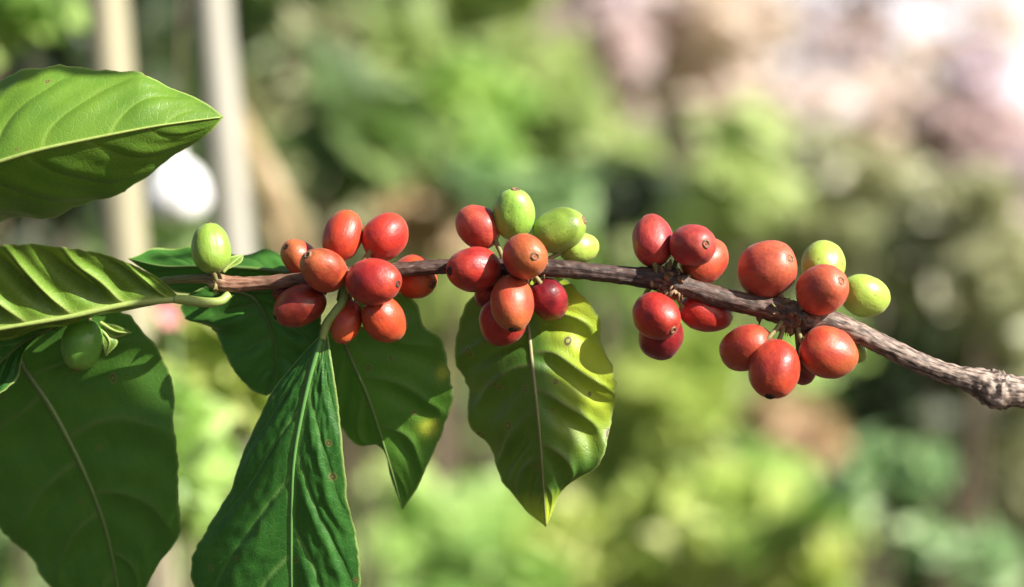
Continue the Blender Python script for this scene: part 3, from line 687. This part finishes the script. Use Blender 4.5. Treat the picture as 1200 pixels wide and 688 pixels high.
# ground
gm, nt, ns, ls = new_mat('ground_soil_grass')
out = N(ns, 'ShaderNodeOutputMaterial'); pr = N(ns, 'ShaderNodeBsdfPrincipled'); tc = N(ns, 'ShaderNodeTexCoord')
n1 = N(ns, 'ShaderNodeTexNoise'); n1.inputs['Scale'].default_value = 1.1; n1.inputs['Detail'].default_value = 6; ls.new(tc.outputs['Object'], n1.inputs['Vector'])
n2 = N(ns, 'ShaderNodeTexNoise'); n2.inputs['Scale'].default_value = 14; n2.inputs['Detail'].default_value = 6; ls.new(tc.outputs['Object'], n2.inputs['Vector'])
rp = ramp(ns, [(.40, (.30, .22, .13)), (.52, (.16, .20, .05)), (.7, (.10, .17, .04))]); ls.new(n1.outputs['Fac'], rp.inputs[0])
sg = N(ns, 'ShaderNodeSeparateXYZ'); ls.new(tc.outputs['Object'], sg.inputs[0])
near_shade = ramp(ns, [(.0, 1.), (1., 0.)])                                   # near ground darkened as if shaded by the plants, to cut bounce light
ls.new(math_(ns, ls, 'MULTIPLY_ADD', n1.outputs['Fac'], 1.5, math_(ns, ls, 'SUBTRACT', sg.outputs['Y'], 4.2)), near_shade.inputs[0])
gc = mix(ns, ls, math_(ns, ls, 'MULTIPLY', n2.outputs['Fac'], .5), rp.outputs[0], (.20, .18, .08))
shaded_soil = mix(ns, ls, n2.outputs['Fac'], (.022, .015, .010), (.055, .038, .025))
ls.new(mix(ns, ls, near_shade.outputs[0], gc, shaded_soil), pr.inputs['Base Color'])
pr.inputs['Roughness'].default_value = .95; ls.new(pr.outputs[0], out.inputs[0])
nx_, ny_ = 90, 110
gx = np.linspace(-40, 40, nx_); gy = np.linspace(-12, 120, ny_)
V = []
for y in gy:
    for x in gx:
        h = max(0, y-9)*.045*(1.0 if x < 2 else .75)+.10*nz(x*.5, y*.5, 0)
        V.append((x, y, h-.02 if y < 9 else h-.02))
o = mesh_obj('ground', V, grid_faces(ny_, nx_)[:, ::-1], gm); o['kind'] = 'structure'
def gz(x, y): return max(0, y-9)*.045*(1.0 if x < 2 else .75)+.10*nz(x*.5, y*.5, 0)-.02

# grass tufts on the ground in view
g = np.random.default_rng(5); n = 26000
y = 5+g.random(n)**1.3*24; x = (g.random(n)-.5)*2*(y*.30)
z = np.array([gz(a, b) for a, b in zip(x, y)])
hh = g.uniform(.08, .28, n); w = g.uniform(.006, .014, n)*(y/8); a = g.random(n)*6.28; bx, by = g.normal(size=n)*.07, g.normal(size=n)*.07
V = np.stack([np.stack([x-np.cos(a)*w, y-np.sin(a)*w, z], 1), np.stack([x+np.cos(a)*w, y+np.sin(a)*w, z], 1), np.stack([x+bx*.4, y+by*.4, z+hh*.6], 1)+np.stack([np.cos(a)*w*.6, np.sin(a)*w*.6, 0*w], 1), np.stack([x+bx, y+by, z+hh], 1)], 1).reshape(-1, 3)
F = (np.arange(n)*4)[:, None]+np.array([0, 1, 2, 3])[None]
o = mesh_obj('grass', V, F, MAT['bright'], smooth=False, attrs={'rnd': ('FLOAT', np.repeat(g.random(n), 4))}); o['kind'] = 'stuff'
o['label'] = 'green grass and weeds covering the ground far behind the branch'

# far wood reading as one mass
g = np.random.default_rng(8); n = 34000
y = g.uniform(15, 22, n); x = g.uniform(-.95, .70, n)*y
u = x/y
top = np.where(u < .02, 6.5, np.where(u < .12, 6.5-(u-.02)*32, 3.0))+g.normal(size=n)*.4
top = np.where(u > .09, 2.1, top)
z = g.random(n)*top+.3
V, F, rnd = leaf_cloud(np.stack([x, y, z], 1), .34, .6, seed=9)
o = mesh_obj('distant_wood', V, F, MAT['mid'], smooth=False, attrs={'rnd': ('FLOAT', rnd)}); o['kind'] = 'stuff'
o['label'] = 'dark far wood behind the garden shrubs'

B = shrub
# ---- trees and taller growth behind
B('tree', 380, 40, 7.5, 190, 170, 'mid', 900, .26, 'leafy green tree behind and right of the pale stems', 'tree', 21, trunk_r=.03)
B('tree', 540, 30, 6.5, 130, 130, 'pale', 420, .24, 'light green tree above the second cluster of cherries', 'tree', 22, trunk_r=.05)
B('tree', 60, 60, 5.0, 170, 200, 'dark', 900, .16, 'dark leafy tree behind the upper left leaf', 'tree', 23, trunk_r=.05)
B('tree', 800, 70, 8.0, 170, 130, 'peach', 330, .28, 'sunlit tan tree in the bright gap at the upper right', 'tree', 24, trunk_r=.04)
B('tree', 1150, 180, 6.0, 70, 130, 'mauve', 330, .18, 'mauve-brown tree at the upper right border', 'tree', 25, trunk_r=.09)
B('tree', 705, 55, 7.0, 60, 70, 'mauve', 110, .22, 'small purplish tree between the green and the tan tree', 'tree', 26, trunk_r=.04)
B('tree', 1010, 150, 7.0, 150, 80, 'peach', 260, .24, 'thin tan tree left of the mauve-brown tree', 'tree', 27, trunk_r=.04)
B('tree', 620, 150, 6.0, 90, 100, 'pale', 330, .20, 'olive tree behind the green cherries', 'tree', 28, trunk_r=.04)
B('tree', 1040, 60, 9.0, 60, 110, 'mauve', 90, .26, 'thin rosy tree against the bright sky', 'tree', 29, trunk_r=.05)
B('shrub', 860, 150, 6.5, 150, 70, 'peach', 200, .20, 'pale straw-green shrub below the sunlit tan tree', 'shrub', 30)
B('tree', 1130, 40, 8.5, 90, 60, 'peach', 50, .24, 'pale rosy thin tree in the upper right corner', 'tree', 67, trunk_r=.03)
B('tree', 930, 60, 9.5, 120, 80, 'mauve', 40, .26, 'sparse rosy tree far behind the sunlit tan tree', 'tree', 68, trunk_r=.03)
# ---- mid shrubs
B('shrub', 820, 200, 5.0, 120, 80, 'pale', 200, .16, 'yellow-green shrub above the third cluster', 'shrub', 31)
B('shrub', 940, 250, 5.5, 150, 80, 'olive', 330, .15, 'olive shrub above the right cluster', 'shrub', 32)
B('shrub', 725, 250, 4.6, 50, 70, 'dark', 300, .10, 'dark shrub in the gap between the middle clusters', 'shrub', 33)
B('shrub', 1130, 310, 4.5, 90, 100, 'olive', 300, .14, 'grey-olive shrub above the woody end of the branch', 'shrub', 34)
B('shrub', 540, 150, 4.0, 100, 90, 'bright', 110, .16, 'bright green bush above the second cluster', 'shrub', 35)
B('plant', 430, 160, 2.6, 40, 100, 'mid', 22, .19, 'broad-leaved green plant standing left of centre', 'plant', 36, trunk_r=.004)
B('shrub', 490, 250, 4.0, 80, 45, 'tan', 110, .13, 'straw-coloured dry bush between the two left clusters', 'shrub', 37)
B('shrub', 350, 170, 3.6, 80, 130, 'olive', 200, .13, 'olive bush just right of the pale stems', 'shrub', 38)
B('shrub', 620, 230, 3.8, 60, 50, 'mint', 60, .14, 'cool green bush right behind the green cherries', 'shrub', 39)
B('plant', 12, 18, 1.5, 50, 62, 'bright', 16, .10, 'bright broad-leaved plant in the upper left corner', 'plant', 66, trunk_r=.003)
# ---- lower growth
B('shrub', 262, 440, 1.3, 60, 80, 'yellow', 170, .07, 'lush green bush in front of the foot of the grey trunk', 'shrub', 41, trunk_r=.003)
B('shrub', 540, 650, 3.2, 150, 80, 'bright', 260, .12, 'low green bush behind the tip of the yellowing leaf', 'shrub', 42)
B('shrub', 780, 500, 4.2, 150, 110, 'yellow', 420, .13, 'yellow-green bush under the third cluster', 'shrub', 43)
B('shrub', 800, 650, 3.2, 190, 80, 'yellow', 420, .11, 'low yellow-green bush at the bottom centre right', 'shrub', 44)
B('shrub', 640, 540, 5.0, 160, 120, 'mint', 420, .17, 'cool green bush around the tip of the yellowing leaf', 'shrub', 45)
B('shrub', 930, 620, 3.4, 90, 90, 'bright', 150, .12, 'green bush at the bottom right of centre', 'shrub', 46)
B('shrub', 925, 515, 3.9, 80, 38, 'tan', 110, .16, 'pale dry shrub behind the green bushes under the right cluster', 'shrub', 54)
B('shrub', 1035, 550, 3.0, 60, 40, 'mint', 46, .10, 'small bright bush below the bare end of the branch', 'shrub', 47)
B('shrub', 1120, 660, 3.0, 70, 35, 'mint', 50, .10, 'small cool green bush in the lower right corner', 'shrub', 48)
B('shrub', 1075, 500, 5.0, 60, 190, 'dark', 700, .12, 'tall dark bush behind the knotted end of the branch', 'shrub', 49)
B('shrub', 1190, 540, 4.8, 70, 200, 'olive', 360, .14, 'grey-olive bush at the lower right border', 'shrub', 50)
B('shrub', 710, 380, 5.5, 130, 90, 'bright', 300, .16, 'green bush between the yellowing leaf and the third cluster', 'shrub', 51)
B('shrub', 450, 480, 5.0, 150, 150, 'yellow', 800, .15, 'fresh green bush seen between the hanging leaves', 'shrub', 52)
B('shrub', 20, 560, 4.0, 150, 160, 'mint', 300, .15, 'green bush behind the large shaded leaf', 'shrub', 53)

B('shrub', 600, 470, 6.5, 260, 160, 'bright', 600, .20, 'wide sunlit green thicket behind all the low bushes', 'thicket', 61)
B('shrub', 890, 440, 7.0, 200, 120, 'bright', 420, .20, 'wide green thicket behind the right cluster', 'thicket', 62)
B('shrub', 420, 110, 9.5, 260, 150, 'bright', 420, .30, 'pale green grove far behind the two pale trunks', 'grove', 63)
B('shrub', 660, 190, 9.0, 150, 110, 'pale', 260, .28, 'pale olive grove far behind the second cluster', 'grove', 64)
B('shrub', 205, 530, 1.2, 34, 120, 'bright', 150, .06, 'lush green bush at the foot of the yellowish trunk', 'shrub', 65, trunk_r=.003)
# ---- growth just outside the picture on both sides
B('shrub', -500, 480, 3.5, 200, 200, 'bright', 300, .13, 'green bush left of the view', 'shrub', 71)
B('shrub', -900, 300, 5.0, 260, 260, 'mid', 500, .16, 'mid green bush far left of the view', 'shrub', 72)
B('tree', -350, 100, 6.0, 260, 260, 'mid', 500, .20, 'green tree left of the view', 'tree', 73, trunk_r=.05)
B('shrub', 1600, 480, 4.5, 240, 240, 'yellow', 400, .15, 'yellow-green bush right of the view', 'shrub', 74)
# ---- pale stems
PALE = simple_mat('pale_bark', (.24, .22, .14), (.38, .345, .23), 8, .7, .5, .003)
PALEG = simple_mat('grey_bark', (.24, .23, .19), (.38, .365, .31), 8, .7, .5, .003)
def trunk(px0, py0, px1, py1, D, w, mat, label):
    a, b = PD(px0, py0, D), PD(px1, py1, D); d = (b-a)/(b.z-a.z)
    g0 = a+d*(0-a.z); t1 = a+d*(2.6-a.z); k = D/FD*MM
    base = empty('sapling_trunk', g0, label, 'tree')
    pts = [(*(g0+(t1-g0)*q+Vector((.006*math.sin(q*9), 0, 0))), w*.5*k*(1.12-.2*q)) for q in np.linspace(0, 1, 9)]
    v, f, al = tube(pts, 20, .05, 1., 90)
    mesh_obj('trunk', v, f, mat, base)
    gg = np.random.default_rng(int(px0)); V, F, rn = leaf_cloud(np.array(t1)+gg.normal(size=(90, 3))*.28, .14, seed=int(px0))
    mesh_obj('crown', V, F, MAT['mid'], base, smooth=False, attrs={'rnd': ('FLOAT', rn)})
trunk(134, 0, 158, 290, 1.35, 48, PALE, 'pale yellowish slender trunk, the left one behind the upper left leaf')
trunk(256, 0, 284, 290, 1.45, 44, PALEG, 'pale grey slender trunk just above the upright green cherry')

# hanging white bag
def lathe(prof, C, lob=0., n=28, seed=0):
    V = []
    for rr, h in prof:
        for k in range(n):
            th = 6.2832*k/n; q = 1+lob*nz(math.cos(th)*2, math.sin(th)*2, h*40+seed)
            V.append((C[0]+rr*math.cos(th)*q, C[1]+rr*math.sin(th)*q, C[2]+h))
    return V, grid_faces(len(prof), n, True).tolist()
Dw = 1.27; k = Dw/FD*MM*1.02; C = PD(207, 224, Dw)
WH = simple_mat('white_plastic', (.86, .86, .86), (.88, .88, .87), 6, .45, .5, .003)
bag = empty('hanging_bag', C, 'rounded white bag hanging between the two pale trunks', 'bag')
v, f = lathe([(.001, -36*k), (14*k, -35*k), (26*k, -28*k), (34*k, -12*k), (35*k, 4*k), (30*k, 20*k), (20*k, 31*k), (9*k, 37*k), (5*k, 42*k), (8*k, 50*k), (1*k, 51*k)], C, .16, seed=3)
mesh_obj('pouch', v, f, WH, bag)
v, f, al = tube([(*(C+Vector((0, 0, 40*k))), .0012), (*(C+Vector((.01, 0, .3))), .0012), (*(C+Vector((.03, 0, 1.2))), .0012)], 6)
mesh_obj('string', v, f, STEMM, bag)

# long straw-coloured leaf leaning by the grey trunk
def strap(pts, w, mat, name, parent):
    c = catmull([(*q,) for q in pts], 30); T = np.gradient(c, axis=0); T /= np.linalg.norm(T, axis=1)[:, None]
    V = []
    for i in range(30):
        t = i/29; ww = w*(math.sin(math.pi*min(1, .12+t*.88))**.7)
        a = np.cross(T[i], (0.1, -1, .1)); a /= np.linalg.norm(a)
        for s_ in (-1, -.5, 0, .5, 1): V.append(c[i]+a*ww*s_+np.array([0, 1, 0])*abs(s_)*ww*.4)
    return mesh_obj(name, V, grid_faces(30, 5), mat, parent, attrs={'rnd': ('FLOAT', np.repeat(.5, 150))})
dl = empty('dry_leaf_plant', Vector((PD(335, 330, 1.9).x, 1.9, 0)), 'tan dry strap leaves leaning against the grey trunk', 'plant')
for (x0, y0, x1, y1, w) in ((268, 120, 352, 300, 20), (300, 200, 330, 330, 14)):
    strap([PD(x0, y0, 1.9), PD((x0+x1)/2+6, (y0+y1)/2, 1.86), PD(x1, y1, 1.88), PD(x1-8, y1+160, 1.9), Vector((dl.location.x, 1.9, .0))], w*1.9/FD*MM, MAT['tan'], 'blade', dl)

# pink flower
D = 1.25; k = D/FD*MM; C = PD(203, 366, D)
fl = empty('pink_flower', Vector((C.x+.02, D, 0)), 'small pink flower glimpsed under the folded leaf', 'flower')
PK = simple_mat('pink_petal', (.75, .22, .26), (.85, .38, .40), 12, .5, .1)
for j in range(6):
    a = j*math.pi/3; d = Vector((math.cos(a), -.3, math.sin(a))); s_ = Vector((-math.sin(a), 0, math.cos(a)))
    V = []; 
    for t in np.linspace(0, 1, 8):
        w = math.sin(math.pi*min(1, t*.9+.05))**.6
        for q in (-1, 0, 1): V.append(C+d*17*k*t+s_*7*k*w*q+Vector((0, -1, 0))*3*k*(abs(q)*.6+t*t))
    mesh_obj('petal', V, grid_faces(8, 3), PK, fl)
v, f, al = tube([(*C, .0015), (*(C+Vector((.012, .01, -.3))), .002), (*fl.location, .003)], 8); mesh_obj('stalk', v, f, PETD, fl)

# ------------------------------------------------------------------ light
el = math.asin(SUN.z); az = math.atan2(SUN.x, SUN.y)
w = bpy.data.worlds.new("World"); S.world = w; w.use_nodes = True
nt = w.node_tree; bg = nt.nodes['Background']; sk = nt.nodes.new('ShaderNodeTexSky'); sk.sky_type = 'NISHITA'; sk.sun_disc = False
sk.sun_elevation = el; sk.sun_rotation = az; sk.dust_density = 2.5; sk.air_density = 1.0
ns, ls = nt.nodes, nt.links
tc = ns.new('ShaderNodeTexCoord'); mp = ns.new('ShaderNodeMapping'); mp.inputs['Scale'].default_value = (1, 1, 2.6)
ls.new(tc.outputs['Generated'], mp.inputs[0])
cn = ns.new('ShaderNodeTexNoise'); cn.inputs['Scale'].default_value = 2.2; cn.inputs['Detail'].default_value = 7; ls.new(mp.outputs[0], cn.inputs['Vector'])
sx = ns.new('ShaderNodeSeparateXYZ'); ls.new(tc.outputs['Generated'], sx.inputs[0])
low = math_(ns, ls, 'SUBTRACT', .24, sx.outputs['Z'])                # a bank of bright cloud low in the sky
cf = ramp(ns, [(.46, 0.), (.60, 1.)]); ls.new(math_(ns, ls, 'MULTIPLY_ADD', low, .9, cn.outputs['Fac']), cf.inputs[0])
fw = ramp(ns, [(.80, 0.), (.93, 1.)]); ls.new(sx.outputs['Y'], fw.inputs[0])       # the bank stands ahead of the branch only
ls.new(mix(ns, ls, math_(ns, ls, 'MULTIPLY', cf.outputs[0], fw.outputs[0]), sk.outputs[0], (14.5, 13.4, 13.8)), bg.inputs[0]); bg.inputs[1].default_value = .05
sd = bpy.data.lights.new('sun', 'SUN'); sd.energy = 5.0; sd.angle = R(.5); sd.color = (1, .95, .86)
so = bpy.data.objects.new('sun', sd); COL.objects.link(so); so.rotation_euler = SUN.to_track_quat('Z', 'Y').to_euler()

# ------------------------------------------------------------------ camera
cd = bpy.data.cameras.new('camera'); cam = bpy.data.objects.new('camera', cd); COL.objects.link(cam)
cam.location = (0, 0, CAMZ); cam.rotation_euler = (R(90), 0, 0)
cd.sensor_width = 36; cd.lens = 36*FD/FW; cd.clip_start = .02; cd.clip_end = 500
cd.dof.use_dof = True; cd.dof.focus_distance = FD-.002; cd.dof.aperture_fstop = cd.lens/1000/(54*MM); cd.dof.aperture_blades = 0
S.camera = cam
S.view_settings.view_transform = 'Standard'; S.view_settings.look = 'None'; S.view_settings.gamma = 1
S.view_settings.exposure = 1.22
S.render.engine = 'CYCLES'; S.cycles.use_denoising = True
S.cycles.max_bounces = 8; S.cycles.transparent_max_bounces = 4; S.cycles.sample_clamp_indirect = 6
